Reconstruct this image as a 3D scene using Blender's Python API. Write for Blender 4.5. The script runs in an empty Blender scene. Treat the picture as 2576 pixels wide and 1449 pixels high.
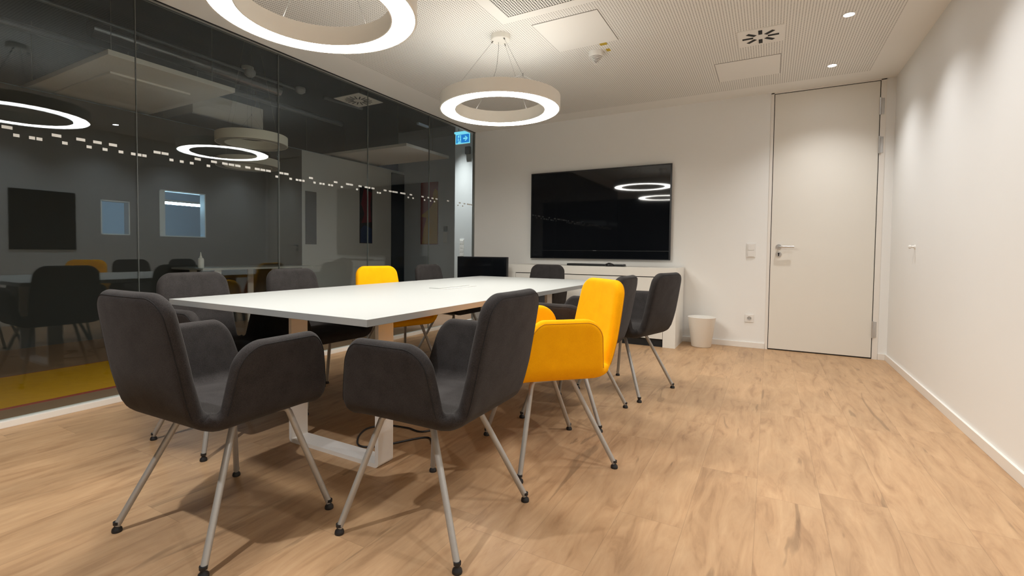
import bpy, bmesh, math, random
from mathutils import Vector, Matrix
PI = math.pi
random.seed(7)
scn = bpy.context.scene
COL = scn.collection

# ---------------------------------------------------------------- camera
F_PX, YAW, PITCH, ROLL = 1221.81, -0.522, -0.034, 0.010
cam_d = bpy.data.cameras.new('camera')
cam = bpy.data.objects.new('camera', cam_d)
COL.objects.link(cam)
scn.camera = cam
cam_d.sensor_fit = 'HORIZONTAL'
cam_d.sensor_width = 36.0
cam_d.lens = 36.0 * F_PX / 2576.0
cam_d.shift_x = 55.8 / 2576.0
cam_d.shift_y = -49.6 / 2576.0
cam_d.clip_start = 0.02
_f = Vector((math.sin(YAW) * math.cos(PITCH), math.cos(YAW) * math.cos(PITCH), math.sin(PITCH)))
_r = Vector((math.cos(YAW), -math.sin(YAW), 0))
_u = _r.cross(_f)
_r2 = _r * math.cos(ROLL) + _u * math.sin(ROLL)
_u2 = -_r * math.sin(ROLL) + _u * math.cos(ROLL)
_m = Matrix((( _r2.x, _u2.x, -_f.x, 3.622), (_r2.y, _u2.y, -_f.y, 0.0), (_r2.z, _u2.z, -_f.z, 0.989), (0, 0, 0, 1)))
cam.matrix_world = _m

# ---------------------------------------------------------------- world, exposure
w = bpy.data.worlds.new('night'); scn.world = w; w.use_nodes = True
w.node_tree.nodes['Background'].inputs[0].default_value = (0.16, 0.2, 0.3, 1)
w.node_tree.nodes['Background'].inputs[1].default_value = 0.01
scn.view_settings.view_transform = 'Standard'
scn.view_settings.look = 'None'
scn.view_settings.gamma = 1
scn.view_settings.exposure = 1.14
scn.view_settings.use_curve_mapping = False
RING_L = 22.0       # radiance of the ring lamps
SPOT_W = 26.5       # recessed spots
RING_COL = (1.0, 0.975, 0.91)
SPOT_COL = (0.98, 0.985, 1.0)

# room dimensions
D, WR, HC = 5.826, 4.604, 2.65
YB = -1.7

# ================================================================ materials
def new_mat(name):
    m = bpy.data.materials.new(name); m.use_nodes = True
    nt = m.node_tree
    return m, nt, nt.nodes['Principled BSDF']

def plain(name, col, rough=0.5, metal=0.0, noise=0.04, scale=30, bump=0.0, spec=0.5, emit=None, es=0.0, sheen=0.0):
    m, nt, b = new_mat(name)
    N, L = nt.nodes, nt.links
    tc = N.new('ShaderNodeTexCoord')
    nz = N.new('ShaderNodeTexNoise'); nz.inputs['Scale'].default_value = scale; nz.inputs['Detail'].default_value = 3
    L.new(tc.outputs['Object'], nz.inputs['Vector'])
    mr = N.new('ShaderNodeMapRange'); mr.inputs[3].default_value = 1 - noise; mr.inputs[4].default_value = 1 + noise
    L.new(nz.outputs['Fac'], mr.inputs[0])
    mx = N.new('ShaderNodeVectorMath'); mx.operation = 'SCALE'; mx.inputs[0].default_value = col
    L.new(mr.outputs[0], mx.inputs['Scale'])
    L.new(mx.outputs[0], b.inputs['Base Color'])
    b.inputs['Roughness'].default_value = rough; b.inputs['Metallic'].default_value = metal
    b.inputs['Specular IOR Level'].default_value = spec
    if sheen: b.inputs['Sheen Weight'].default_value = sheen; b.inputs['Sheen Roughness'].default_value = 0.5
    if bump:
        bp = N.new('ShaderNodeBump'); bp.inputs['Strength'].default_value = bump; bp.inputs['Distance'].default_value = 0.002
        L.new(nz.outputs['Fac'], bp.inputs['Height']); L.new(bp.outputs[0], b.inputs['Normal'])
    if emit:
        b.inputs['Emission Color'].default_value = (*emit, 1); b.inputs['Emission Strength'].default_value = es
    return m

def felt(name, c1, c2, sheen=0.25):
    m, nt, b = new_mat(name)
    N, L = nt.nodes, nt.links
    tc = N.new('ShaderNodeTexCoord')
    a = N.new('ShaderNodeTexNoise'); a.inputs['Scale'].default_value = 420; a.inputs['Detail'].default_value = 2
    c = N.new('ShaderNodeTexNoise'); c.inputs['Scale'].default_value = 18; c.inputs['Detail'].default_value = 4
    for n in (a, c): L.new(tc.outputs['Object'], n.inputs['Vector'])
    ad = N.new('ShaderNodeMath'); ad.operation = 'MULTIPLY_ADD'; ad.inputs[1].default_value = 0.35
    L.new(c.outputs['Fac'], ad.inputs[0])
    sc = N.new('ShaderNodeMath'); sc.operation = 'MULTIPLY'; sc.inputs[1].default_value = 0.65
    L.new(a.outputs['Fac'], sc.inputs[0]); L.new(sc.outputs[0], ad.inputs[2])
    cr = N.new('ShaderNodeValToRGB'); cr.color_ramp.elements[0].position = 0.36; cr.color_ramp.elements[1].position = 0.64
    cr.color_ramp.elements[0].color = (*c1, 1); cr.color_ramp.elements[1].color = (*c2, 1)
    L.new(ad.outputs[0], cr.inputs[0]); L.new(cr.outputs[0], b.inputs['Base Color'])
    b.inputs['Roughness'].default_value = 0.95; b.inputs['Specular IOR Level'].default_value = 0.15
    b.inputs['Sheen Weight'].default_value = sheen; b.inputs['Sheen Roughness'].default_value = 0.45
    bp = N.new('ShaderNodeBump'); bp.inputs['Strength'].default_value = 0.35; bp.inputs['Distance'].default_value = 0.0012
    L.new(a.outputs['Fac'], bp.inputs['Height']); L.new(bp.outputs[0], b.inputs['Normal'])
    return m

def emis(name, col, s):
    m = bpy.data.materials.new(name); m.use_nodes = True; nt = m.node_tree
    nt.nodes.remove(nt.nodes['Principled BSDF'])
    e = nt.nodes.new('ShaderNodeEmission'); e.inputs[0].default_value = (*col, 1); e.inputs[1].default_value = s
    nt.links.new(e.outputs[0], nt.nodes['Material Output'].inputs[0])
    return m

def glass_mat():
    m = bpy.data.materials.new('pane_glass'); m.use_nodes = True; nt = m.node_tree; N, L = nt.nodes, nt.links
    N.remove(N['Principled BSDF'])
    lw = N.new('ShaderNodeLayerWeight'); lw.inputs['Blend'].default_value = 0.5
    pw = N.new('ShaderNodeMath'); pw.operation = 'POWER'; pw.inputs[1].default_value = 4.2
    L.new(lw.outputs['Facing'], pw.inputs[0])
    ma = N.new('ShaderNodeMath'); ma.operation = 'MULTIPLY_ADD'; ma.inputs[1].default_value = 0.955; ma.inputs[2].default_value = 0.041
    L.new(pw.outputs[0], ma.inputs[0])
    tr = N.new('ShaderNodeBsdfTransparent'); tr.inputs[0].default_value = (0.93, 0.96, 0.95, 1)
    gl = N.new('ShaderNodeBsdfGlossy'); gl.inputs['Roughness'].default_value = 0.0
    gl.inputs['Color'].default_value = (0.84, 0.92, 1.0, 1)
    mx = N.new('ShaderNodeMixShader'); L.new(ma.outputs[0], mx.inputs[0]); L.new(tr.outputs[0], mx.inputs[1]); L.new(gl.outputs[0], mx.inputs[2])
    L.new(mx.outputs[0], N['Material Output'].inputs[0])
    return m

def wall_mat(name, col, bump=0.12):
    m, nt, b = new_mat(name); N, L = nt.nodes, nt.links
    tc = N.new('ShaderNodeTexCoord')
    nz = N.new('ShaderNodeTexNoise'); nz.inputs['Scale'].default_value = 220; nz.inputs['Detail'].default_value = 2
    big = N.new('ShaderNodeTexNoise'); big.inputs['Scale'].default_value = 1.3; big.inputs['Detail'].default_value = 3
    for n in (nz, big): L.new(tc.outputs['Object'], n.inputs['Vector'])
    mr = N.new('ShaderNodeMapRange'); mr.inputs[3].default_value = 0.985; mr.inputs[4].default_value = 1.015
    L.new(big.outputs['Fac'], mr.inputs[0])
    mx = N.new('ShaderNodeVectorMath'); mx.operation = 'SCALE'; mx.inputs[0].default_value = col
    L.new(mr.outputs[0], mx.inputs['Scale']); L.new(mx.outputs[0], b.inputs['Base Color'])
    b.inputs['Roughness'].default_value = 0.75; b.inputs['Specular IOR Level'].default_value = 0.25
    bp = N.new('ShaderNodeBump'); bp.inputs['Strength'].default_value = bump; bp.inputs['Distance'].default_value = 0.001
    L.new(nz.outputs['Fac'], bp.inputs['Height']); L.new(bp.outputs[0], b.inputs['Normal'])
    return m

def mnode(N, L, op, a, b=None, c=None, clamp=False):
    n = N.new('ShaderNodeMath'); n.operation = op; n.use_clamp = clamp
    for i, v in enumerate((a, b, c)):
        if v is None: continue
        if isinstance(v, (int, float)): n.inputs[i].default_value = v
        else: L.new(v, n.inputs[i])
    return n.outputs[0]

def perforated(name, col, period, rad, rect, hole=(0.035, 0.032, 0.03)):
    """white board with round holes on a square grid inside rect = (x0, x1, y0, y1)"""
    m, nt, b = new_mat(name); N, L = nt.nodes, nt.links
    g = N.new('ShaderNodeTexCoord'); s = N.new('ShaderNodeSeparateXYZ'); L.new(g.outputs['Object'], s.inputs[0])
    x, y = s.outputs[0], s.outputs[1]
    def cell(v):
        f = mnode(N, L, 'FRACT', mnode(N, L, 'DIVIDE', v, period))
        return mnode(N, L, 'MULTIPLY', mnode(N, L, 'SUBTRACT', f, 0.5), period)
    cx_, cy_ = cell(x), cell(y)
    d = mnode(N, L, 'SQRT', mnode(N, L, 'ADD', mnode(N, L, 'MULTIPLY', cx_, cx_), mnode(N, L, 'MULTIPLY', cy_, cy_)))
    h = mnode(N, L, 'LESS_THAN', d, rad)
    for v, lo, hi in ((x, rect[0], rect[1]), (y, rect[2], rect[3])):
        h = mnode(N, L, 'MULTIPLY', h, mnode(N, L, 'GREATER_THAN', v, lo))
        h = mnode(N, L, 'MULTIPLY', h, mnode(N, L, 'LESS_THAN', v, hi))
    mx = N.new('ShaderNodeMix'); mx.data_type = 'RGBA'
    mx.inputs[6].default_value = (*col, 1); mx.inputs[7].default_value = (*hole, 1)
    L.new(h, mx.inputs[0]); L.new(mx.outputs[2], b.inputs['Base Color'])
    b.inputs['Roughness'].default_value = 0.8; b.inputs['Specular IOR Level'].default_value = 0.2
    return m

def wood_floor():
    m, nt, b = new_mat('oak_vinyl_planks'); N, L = nt.nodes, nt.links
    g = N.new('ShaderNodeTexCoord'); s = N.new('ShaderNodeSeparateXYZ'); L.new(g.outputs['Object'], s.inputs[0])
    x, y = s.outputs[0], s.outputs[1]
    PW, PL = 0.225, 1.22
    row = mnode(N, L, 'FLOOR', mnode(N, L, 'DIVIDE', x, PW))
    wn = N.new('ShaderNodeTexWhiteNoise'); wn.noise_dimensions = '1D'; L.new(row, wn.inputs['W'])
    yy = mnode(N, L, 'ADD', mnode(N, L, 'DIVIDE', y, PL), mnode(N, L, 'MULTIPLY', wn.outputs['Value'], 7.3))
    col_i = mnode(N, L, 'FLOOR', yy)
    idc = N.new('ShaderNodeCombineXYZ'); L.new(row, idc.inputs[0]); L.new(col_i, idc.inputs[1])
    wn2 = N.new('ShaderNodeTexWhiteNoise'); wn2.noise_dimensions = '3D'; L.new(idc.outputs[0], wn2.inputs['Vector'])
    pid = wn2.outputs['Value']
    # grain space: shifted for every plank
    gv = N.new('ShaderNodeCombineXYZ'); L.new(x, gv.inputs[0]); L.new(mnode(N, L, 'MULTIPLY', y, 0.16), gv.inputs[1]); L.new(mnode(N, L, 'MULTIPLY', pid, 37.0), gv.inputs[2])
    n1 = N.new('ShaderNodeTexNoise'); n1.inputs['Scale'].default_value = 17; n1.inputs['Detail'].default_value = 7; n1.inputs['Roughness'].default_value = 0.62; n1.inputs['Distortion'].default_value = 0.9
    L.new(gv.outputs[0], n1.inputs['Vector'])
    gv2 = N.new('ShaderNodeCombineXYZ'); L.new(x, gv2.inputs[0]); L.new(mnode(N, L, 'MULTIPLY', y, 0.35), gv2.inputs[1]); L.new(mnode(N, L, 'MULTIPLY', pid, 11.0), gv2.inputs[2])
    n2 = N.new('ShaderNodeTexNoise'); n2.inputs['Scale'].default_value = 4.2; n2.inputs['Detail'].default_value = 4; n2.inputs['Distortion'].default_value = 1.6
    L.new(gv2.outputs[0], n2.inputs['Vector'])
    n3 = N.new('ShaderNodeTexNoise'); n3.inputs['Scale'].default_value = 90; n3.inputs['Detail'].default_value = 3
    L.new(gv.outputs[0], n3.inputs['Vector'])
    cr = N.new('ShaderNodeValToRGB'); e = cr.color_ramp.elements
    e[0].position = 0.30; e[0].color = (0.36, 0.210, 0.108, 1)
    e[1].position = 0.72; e[1].color = (0.57, 0.372, 0.208, 1)
    e2 = cr.color_ramp.elements.new(0.46); e2.color = (0.48, 0.296, 0.158, 1)
    L.new(n1.outputs['Fac'], cr.inputs[0])
    # broad tone
    tone = mnode(N, L, 'MULTIPLY_ADD', n2.outputs['Fac'], 0.34, 0.80)
    tone = mnode(N, L, 'MULTIPLY', tone, mnode(N, L, 'MULTIPLY_ADD', pid, 0.14, 0.95))
    tone = mnode(N, L, 'MULTIPLY', tone, mnode(N, L, 'MULTIPLY_ADD', n3.outputs['Fac'], 0.12, 0.94))
    # dark cracks and knots
    ck = N.new('ShaderNodeMapRange'); ck.inputs[1].default_value = 0.345; ck.inputs[2].default_value = 0.29; ck.inputs[3].default_value = 1.0; ck.inputs[4].default_value = 0.70
    n4 = N.new('ShaderNodeTexNoise'); n4.inputs['Scale'].default_value = 13; n4.inputs['Detail'].default_value = 3; n4.inputs['Distortion'].default_value = 1.2
    gv3 = N.new('ShaderNodeCombineXYZ'); L.new(x, gv3.inputs[0]); L.new(mnode(N, L, 'MULTIPLY', y, 0.11), gv3.inputs[1]); L.new(mnode(N, L, 'MULTIPLY_ADD', pid, 23.0, 5.0), gv3.inputs[2])
    L.new(gv3.outputs[0], n4.inputs['Vector']); L.new(n4.outputs['Fac'], ck.inputs[0])
    tone = mnode(N, L, 'MULTIPLY', tone, ck.outputs[0])
    # seams
    fx = mnode(N, L, 'FRACT', mnode(N, L, 'DIVIDE', x, PW)); fy = mnode(N, L, 'FRACT', yy)
    sx = mnode(N, L, 'LESS_THAN', mnode(N, L, 'MINIMUM', fx, mnode(N, L, 'SUBTRACT', 1.0, fx)), 0.0045)
    sy = mnode(N, L, 'LESS_THAN', mnode(N, L, 'MINIMUM', fy, mnode(N, L, 'SUBTRACT', 1.0, fy)), 0.0008)
    sm = mnode(N, L, 'MAXIMUM', sx, sy)
    tone = mnode(N, L, 'MULTIPLY', tone, mnode(N, L, 'MULTIPLY_ADD', sm, -0.22, 1.0))
    sc = N.new('ShaderNodeVectorMath'); sc.operation = 'SCALE'; L.new(cr.outputs[0], sc.inputs[0]); L.new(tone, sc.inputs['Scale'])
    L.new(sc.outputs[0], b.inputs['Base Color'])
    b.inputs['Specular IOR Level'].default_value = 0.35
    L.new(mnode(N, L, 'MULTIPLY_ADD', n1.outputs['Fac'], 0.2, 0.36), b.inputs['Roughness'])
    bp = N.new('ShaderNodeBump'); bp.inputs['Strength'].default_value = 0.12; bp.inputs['Distance'].default_value = 0.001
    L.new(n1.outputs['Fac'], bp.inputs['Height']); L.new(bp.outputs[0], b.inputs['Normal'])
    return m

WHITE_W = wall_mat('white_wall_paint', (0.87, 0.862, 0.83))
WHITE_C = wall_mat('white_ceiling_paint', (0.86, 0.845, 0.80))
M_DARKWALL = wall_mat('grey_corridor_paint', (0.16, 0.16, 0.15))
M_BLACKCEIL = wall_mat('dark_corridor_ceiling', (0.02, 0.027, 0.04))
M_CORRWALL = wall_mat('pale_corridor_paint', (0.62, 0.64, 0.64))
M_FLOOR = wood_floor()
M_PERF = perforated('perforated_ceiling', (0.86, 0.845, 0.80), 0.0182, 0.0040, (0.42, 4.367, -1.0, 5.53), hole=(0.20, 0.185, 0.16))
M_GRILLE = perforated('coarse_perforated_grille', (0.86, 0.845, 0.80), 0.0185, 0.0062, (-0.43, 0.43, -0.43, 0.43), hole=(0.05, 0.047, 0.043))
M_GLASS = glass_mat()
M_WHITE = plain('white_lacquer', (0.84, 0.82, 0.76), 0.35, noise=0.01)
M_TABLE = plain('white_table_laminate', (0.43, 0.44, 0.43), 0.42, noise=0.008, spec=0.3)
M_TRIM = plain('white_trim', (0.84, 0.80, 0.74), 0.4, noise=0.01)
M_DOOR = plain('cream_door_laminate', (0.80, 0.765, 0.69), 0.45, noise=0.012, scale=5)
M_FRAMEW = plain('white_powder_coat', (0.80, 0.77, 0.72), 0.4, noise=0.02)
M_ALU = plain('brushed_aluminium', (0.62, 0.62, 0.62), 0.3, metal=0.9, noise=0.05)
M_LEG = plain('grey_painted_tube', (0.42, 0.41, 0.385), 0.38, metal=0.35, noise=0.05, scale=60)
M_RUB = plain('black_rubber', (0.012, 0.012, 0.013), 0.5)
M_BLACK = plain('black_gap', (0.008, 0.008, 0.008), 0.7)
M_BLKPL = plain('black_plastic', (0.014, 0.014, 0.016), 0.35)
M_SCREEN = plain('screen_glass', (0.006, 0.007, 0.009), 0.035, noise=0.0, spec=0.6)
M_FELT_D = felt('charcoal_felt', (0.023, 0.020, 0.0195), (0.043, 0.039, 0.038), 0.06)
M_FELT_Y = felt('yellow_felt', (0.90, 0.385, 0.001), (1.0, 0.47, 0.002), 0.0)
M_SEAM_D = plain('charcoal_seam', (0.008, 0.008, 0.009), 0.9)
M_SEAM_Y = plain('yellow_seam', (0.42, 0.17, 0.003), 0.9)
M_LAMPW = plain('white_lamp_housing', (0.82, 0.79, 0.72), 0.45, noise=0.01)
M_RINGE = emis('ring_diffuser_light', RING_COL, RING_L)
M_RINGU = emis('ring_added_uplight', RING_COL, RING_L * 0.15)  # weak upward glow, added to brighten the ceiling and upper walls
M_DOWNE = emis('spot_light_glow', SPOT_COL, 40)
M_OFFD = plain('unlit_diffuser', (0.45, 0.45, 0.43), 0.5)
M_STEEL = plain('steel_cable', (0.25, 0.24, 0.22), 0.4, metal=0.7)
M_PLASTIC = plain('white_plastic', (0.82, 0.80, 0.76), 0.3, noise=0.01)
M_STK = plain('frosted_white_film', (0.78, 0.78, 0.75), 0.6)
M_GALV = plain('galvanised_duct', (0.20, 0.21, 0.23), 0.25, metal=0.85, noise=0.2, scale=6)
M_DPIPE = plain('dark_pipe', (0.12, 0.13, 0.15), 0.35, metal=0.6, noise=0.1)
M_PANEL = plain('grey_acoustic_panel', (0.80, 0.76, 0.71), 0.9)
M_RUG = felt('mustard_rug', (0.50, 0.24, 0.0), (0.62, 0.31, 0.004), 0.0)
M_RUGEDGE = plain('red_rug_edge', (0.30, 0.04, 0.03), 0.9)

# ================================================================ mesh helpers
def link_mesh(name, bm, mat, parent=None, smooth=False, angle=None):
    me = bpy.data.meshes.new(name)
    bmesh.ops.recalc_face_normals(bm, faces=bm.faces)
    bm.to_mesh(me); bm.free()
    if mat is not None: me.materials.append(mat)
    if smooth:
        for p in me.polygons: p.use_smooth = True
        if angle:
            me.set_sharp_from_angle(angle=math.radians(angle))
    o = bpy.data.objects.new(name, me); COL.objects.link(o)
    if parent is not None: o.parent = parent
    return o

def empty(name, loc=(0, 0, 0), rz=0.0):
    o = bpy.data.objects.new(name, None); COL.objects.link(o)
    o.location = loc; o.rotation_euler = (0, 0, rz); o.empty_display_size = 0.1
    return o

def tag(o, label=None, cat=None, group=None, kind=None):
    if label: o['label'] = label
    if cat: o['category'] = cat
    if group: o['group'] = group
    if kind: o['kind'] = kind
    return o

def box_bm(bm, a, b, bev=0.0):
    x0, y0, z0 = a; x1, y1, z1 = b
    t = bmesh.new()
    bmesh.ops.create_cube(t, size=1)
    for v in t.verts:
        v.co = Vector(((x0 + x1) / 2 + v.co.x * (x1 - x0), (y0 + y1) / 2 + v.co.y * (y1 - y0), (z0 + z1) / 2 + v.co.z * (z1 - z0)))
    if bev: bmesh.ops.bevel(t, geom=t.edges[:], offset=bev, segments=2, profile=0.6, affect='EDGES')
    merge(bm, t)

def merge(bm, t, mat=None):
    me = bpy.data.meshes.new('tmp'); t.to_mesh(me); t.free()
    if mat is not None: me.transform(mat)
    bm.from_mesh(me); bpy.data.meshes.remove(me)

def box(name, a, b, mat, parent=None, bev=0.0):
    bm = bmesh.new(); box_bm(bm, a, b, bev)
    return link_mesh(name, bm, mat, parent)

def lathe_bm(bm, prof, seg=32, center=(0, 0, 0), closed=False, axis='Z'):
    """prof: list of (r, z)"""
    rings = []
    for r, z in prof:
        ring = []
        if r < 1e-6:
            ring = [bm.verts.new((0, 0, z))] * seg
        else:
            for i in range(seg):
                a = 2 * PI * i / seg
                ring.append(bm.verts.new((r * math.cos(a), r * math.sin(a), z)))
        rings.append(ring)
    vs = set(v for r in rings for v in r)
    n = len(rings)
    for k in range(n if closed else n - 1):
        A, B = rings[k], rings[(k + 1) % n]
        for i in range(seg):
            j = (i + 1) % seg
            q = []
            for v in (A[i], A[j], B[j], B[i]):
                if v not in q: q.append(v)
            if len(q) >= 3:
                try: bm.faces.new(q)
                except ValueError: pass
    c = Vector(center)
    for v in vs:
        p = v.co.copy()
        if axis == 'Y': p = Vector((p.x, -p.z, p.y))
        elif axis == 'X': p = Vector((p.z, p.y, -p.x))
        v.co = p + c

def tube_bm(bm, pts, r, seg=10, cap=True, r2=None):
    pts = [Vector(p) for p in pts]
    n = len(pts); rings = []
    up = None
    for i, p in enumerate(pts):
        t = (pts[min(i + 1, n - 1)] - pts[max(i - 1, 0)]).normalized()
        if up is None:
            up = Vector((0, 0, 1)) if abs(t.z) < 0.9 else Vector((1, 0, 0))
        x = t.cross(up).normalized(); up = x.cross(t).normalized()
        rr = r if r2 is None else r + (r2 - r) * i / (n - 1)
        rings.append([bm.verts.new(p + (x * math.cos(2 * PI * k / seg) + up * math.sin(2 * PI * k / seg)) * rr) for k in range(seg)])
    for i in range(n - 1):
        for k in range(seg):
            j = (k + 1) % seg
            bm.faces.new((rings[i][k], rings[i][j], rings[i + 1][j], rings[i + 1][k]))
    if cap:
        bm.faces.new(rings[0][::-1]); bm.faces.new(rings[-1])

def tube(name, pts, r, mat, parent=None, seg=10, r2=None):
    bm = bmesh.new(); tube_bm(bm, pts, r, seg, r2=r2)
    return link_mesh(name, bm, mat, parent, smooth=True, angle=50)

def smooth_path(pts, n=8):
    """Catmull-Rom through the points"""
    P = [Vector(p) for p in pts]; P = [2 * P[0] - P[1]] + P + [2 * P[-1] - P[-2]]
    out = []
    for i in range(1, len(P) - 2):
        for k in range(n):
            t = k / n
            out.append(0.5 * ((2 * P[i]) + (-P[i-1] + P[i+1]) * t + (2*P[i-1] - 5*P[i] + 4*P[i+1] - P[i+2]) * t*t + (-P[i-1] + 3*P[i] - 3*P[i+1] + P[i+2]) * t**3))
    out.append(P[-2]); return out

def prism_bm(bm, poly, z0, z1, M=None):
    """extrude a 2D polygon (x, y) from z0 to z1"""
    t = bmesh.new()
    a = [t.verts.new((x, y, z0)) for x, y in poly]; b = [t.verts.new((x, y, z1)) for x, y in poly]
    t.faces.new(a[::-1]); t.faces.new(b)
    n = len(poly)
    for i in range(n): t.faces.new((a[i], a[(i + 1) % n], b[(i + 1) % n], b[i]))
    merge(bm, t, M)

def copy_tree(o, parent=None):
    c = o.copy(); COL.objects.link(c)
    if parent is not None: c.parent = parent
    for ch in [x for x in list(COL.objects) if x.parent == o]:
        copy_tree(ch, c)
    return c

def struct(o):
    o['kind'] = 'structure'; return o

# ================================================================ room shell
T = 0.12
struct(box('floor', (-0.03, YB, -0.06), (WR + 0.05, D + 0.05, 0.0), M_FLOOR))
struct(box('floor_corridor', (-7.0, -3.0, -0.10), (-0.031, 9.0, -0.012), plain('brown_carpet', (0.26, 0.15, 0.085), 0.6, noise=0.12, scale=4)))
# ceiling: perforated centre with a plain border is one plastered surface
struct(box('ceiling', (0.0, YB, HC), (WR + T, D + T, HC + 0.10), M_PERF))
# far wall with the door opening
DX0, DX1, DZ = 3.600, 4.534, 2.646
bm = bmesh.new()
box_bm(bm, (-0.0, D, 0), (DX0, D + T, HC)); box_bm(bm, (DX1, D, 0), (WR + T, D + T, HC))
struct(link_mesh('wall_far', bm, WHITE_W))
struct(box('wall_right', (WR, YB, 0), (WR + T, D, HC), WHITE_W))
bm = bmesh.new()
box_bm(bm, (2.2, YB - T, 0), (WR + T, YB, HC)); box_bm(bm, (0, YB - T, 0), (2.2, YB, 0.35)); box_bm(bm, (0, YB - T, 2.45), (2.2, YB, HC))
struct(link_mesh('wall_back', bm, WHITE_W))
# night window in the back wall (only seen mirrored in the screen)
wb = struct(box('window_9', (0.0, YB - 0.08, 0.35), (2.2, YB - 0.05, 2.45), plain('night_window_glass', (0.01, 0.012, 0.016), 0.05, noise=0)))
# baseboards
def baseboard(name, a, b): return struct(box(name, a, b, M_TRIM, bev=0.002))
baseboard('baseboard_far', (0.02, D - 0.014, 0), (DX0 - 0.002, D, 0.058))
baseboard('baseboard_corner', (DX1 + 0.002, D - 0.014, 0), (WR - 0.014, D, 0.058))
baseboard('baseboard_right', (WR - 0.014, YB, 0), (WR, D, 0.058))

# ---------------------------------------------------------------- glass wall
J = [YB, -1.53, -0.48, 0.574, 1.627, 2.692, 3.744, 4.786, D - 0.012]
UP = [0.998]
def yy_list(): pass
from math import tan
def px_to_y(px, z):
    """where the sight line through a column of the photograph meets the glass plane: used once to read off the film marks"""
    best = None
    lo, hi = -1.0, 6.5
    for _ in range(40):
        mid = (lo + hi) / 2
        d = Vector((0, mid, z)) - Vector((3.622, 0, 0.989)); zz = d.dot(_f)
        X = 1288 - 55.8 + F_PX * d.dot(_r2) / zz if zz > 0.05 else -9999
        if X < px: lo = mid
        else: hi = mid
    return (lo + hi) / 2
up_px = [16.6, 141, 202, 244, 283, 394, 414, 496, 537, 564.6, 581, 597, 622, 646, 660, 674, 706, 719, 781, 843, 873.6, 882.5, 904.6, 920, 926.6, 937, 967.7, 980.7, 989, 996, 1009, 1015.6, 1032.6, 1062, 1077, 1087, 1097, 1126, 1155.6, 1167.5, 1176, 1180.6, 1185.5]
lo_px = [40, 79.5, 98, 162, 223, 263, 303, 334, 349, 362, 430, 456, 481, 523, 695, 730, 746, 754, 762, 790, 805, 812.7, 827, 834, 858.6, 897, 949, 955, 1026, 1038, 1067, 1082, 1092, 1151, 1163]
marks = [(px_to_y(p, 1.64), 1.640, 0.044) for p in up_px] + [(px_to_y(p, 1.604), 1.604, 0.026) for p in lo_px]
marks = [m for m in marks if m[0] < D - 0.03]
for m in list(marks):                       # the row runs on beyond the picture's edge
    if m[0] < 2.9 and m[0] - 2.1 < 0.93: marks.append((m[0] - 2.1, m[1], m[2]))
for i in range(len(J) - 1):
    a, b = J[i], J[i + 1]
    g = struct(box('window_%d' % (i + 1), (-0.006, a + 0.002, 0.03), (0.006, b - 0.002, HC - 0.018), M_GLASS))
    bm = bmesh.new()
    for y, z, wd in marks:
        if a + 0.001 < y <= b:
            h = 0.0085
            box_bm(bm, (0.0062, max(a + 0.003, y - wd / 2), z - h), (0.0068, min(b - 0.003, y + wd / 2), z + h))
    if len(bm.verts):
        o = link_mesh('safety_marking', bm, M_STK, g); o['label'] = 'two rows of small white film dashes'; o['kind'] = 'stuff'
    else: bm.free()
    if i:
        box('seal', (-0.0065, a - 0.0018, 0.03), (0.0065, a + 0.0018, HC - 0.018), plain('clear_seal_%d' % i, (0.12, 0.13, 0.125), 0.2, noise=0.0), g)
struct(box('trim_1', (-0.03, YB, 0.0), (0.03, D, 0.036), M_TRIM, bev=0.002))
bm = bmesh.new(); box_bm(bm, (-0.02, YB, HC - 0.018), (0.012, D, HC - 0.006)); box_bm(bm, (-0.02, D - 0.012, 0.03), (0.016, D, HC - 0.006))
struct(link_mesh('trim_2', bm, plain('grey_head_profile', (0.35, 0.35, 0.33), 0.35, metal=0.6)))
struct(box('trim_3', (-0.02, YB, HC - 0.006), (0.022, D, HC - 0.0005), M_BLACK))

# ---------------------------------------------------------------- door
door = struct(empty('door_1', (DX0, D, 0)))
W_ = DX1 - DX0
bm = bmesh.new()
box_bm(bm, (0.0, -0.004, 0), (0.026, T, DZ)); box_bm(bm, (W_ - 0.042, -0.004, 0), (W_, T, DZ)); box_bm(bm, (0, -0.004, 2.637), (W_, T, HC))
link_mesh('door_frame', bm, M_TRIM, door)
box('door_gap', (0.026, 0.012, 0.0), (W_ - 0.042, 0.05, 2.637), M_BLACK, door)
box('door_leaf', (0.032, 0.0, 0.012), (W_ - 0.048, 0.010, 2.630), M_DOOR, door, bev=0.0015)
# lever handle
h = empty('door_handle', (0.101, -0.0005, 1.070)); h.parent = door
bm = bmesh.new(); lathe_bm(bm, [(0, 0), (0.026, 0), (0.026, 0.008), (0.0, 0.009)], 28, axis='Y')
tube_bm(bm, smooth_path([(0, -0.006, 0), (0, -0.035, 0), (0.004, -0.052, 0), (0.02, -0.058, 0), (0.06, -0.058, 0), (0.132, -0.056, 0)], 6), 0.0095, 12)
link_mesh('lever', bm, M_ALU, h, smooth=True, angle=40)
bm = bmesh.new(); lathe_bm(bm, [(0, 0), (0.026, 0), (0.026, 0.008), (0.0, 0.009)], 28, center=(0.002, 0, -0.078), axis='Y')
kr = link_mesh('key_rosette', bm, M_ALU, h, smooth=True, angle=40)
bm = bmesh.new(); lathe_bm(bm, [(0, 0), (0.0085, 0), (0.0085, 0.0115), (0, 0.0115)], 16, center=(0.002, 0, -0.071), axis='Y'); box_bm(bm, (-0.0025, -0.0115, -0.096), (0.0065, 0, -0.071))
link_mesh('keyhole', bm, M_BLACK, h)
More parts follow.
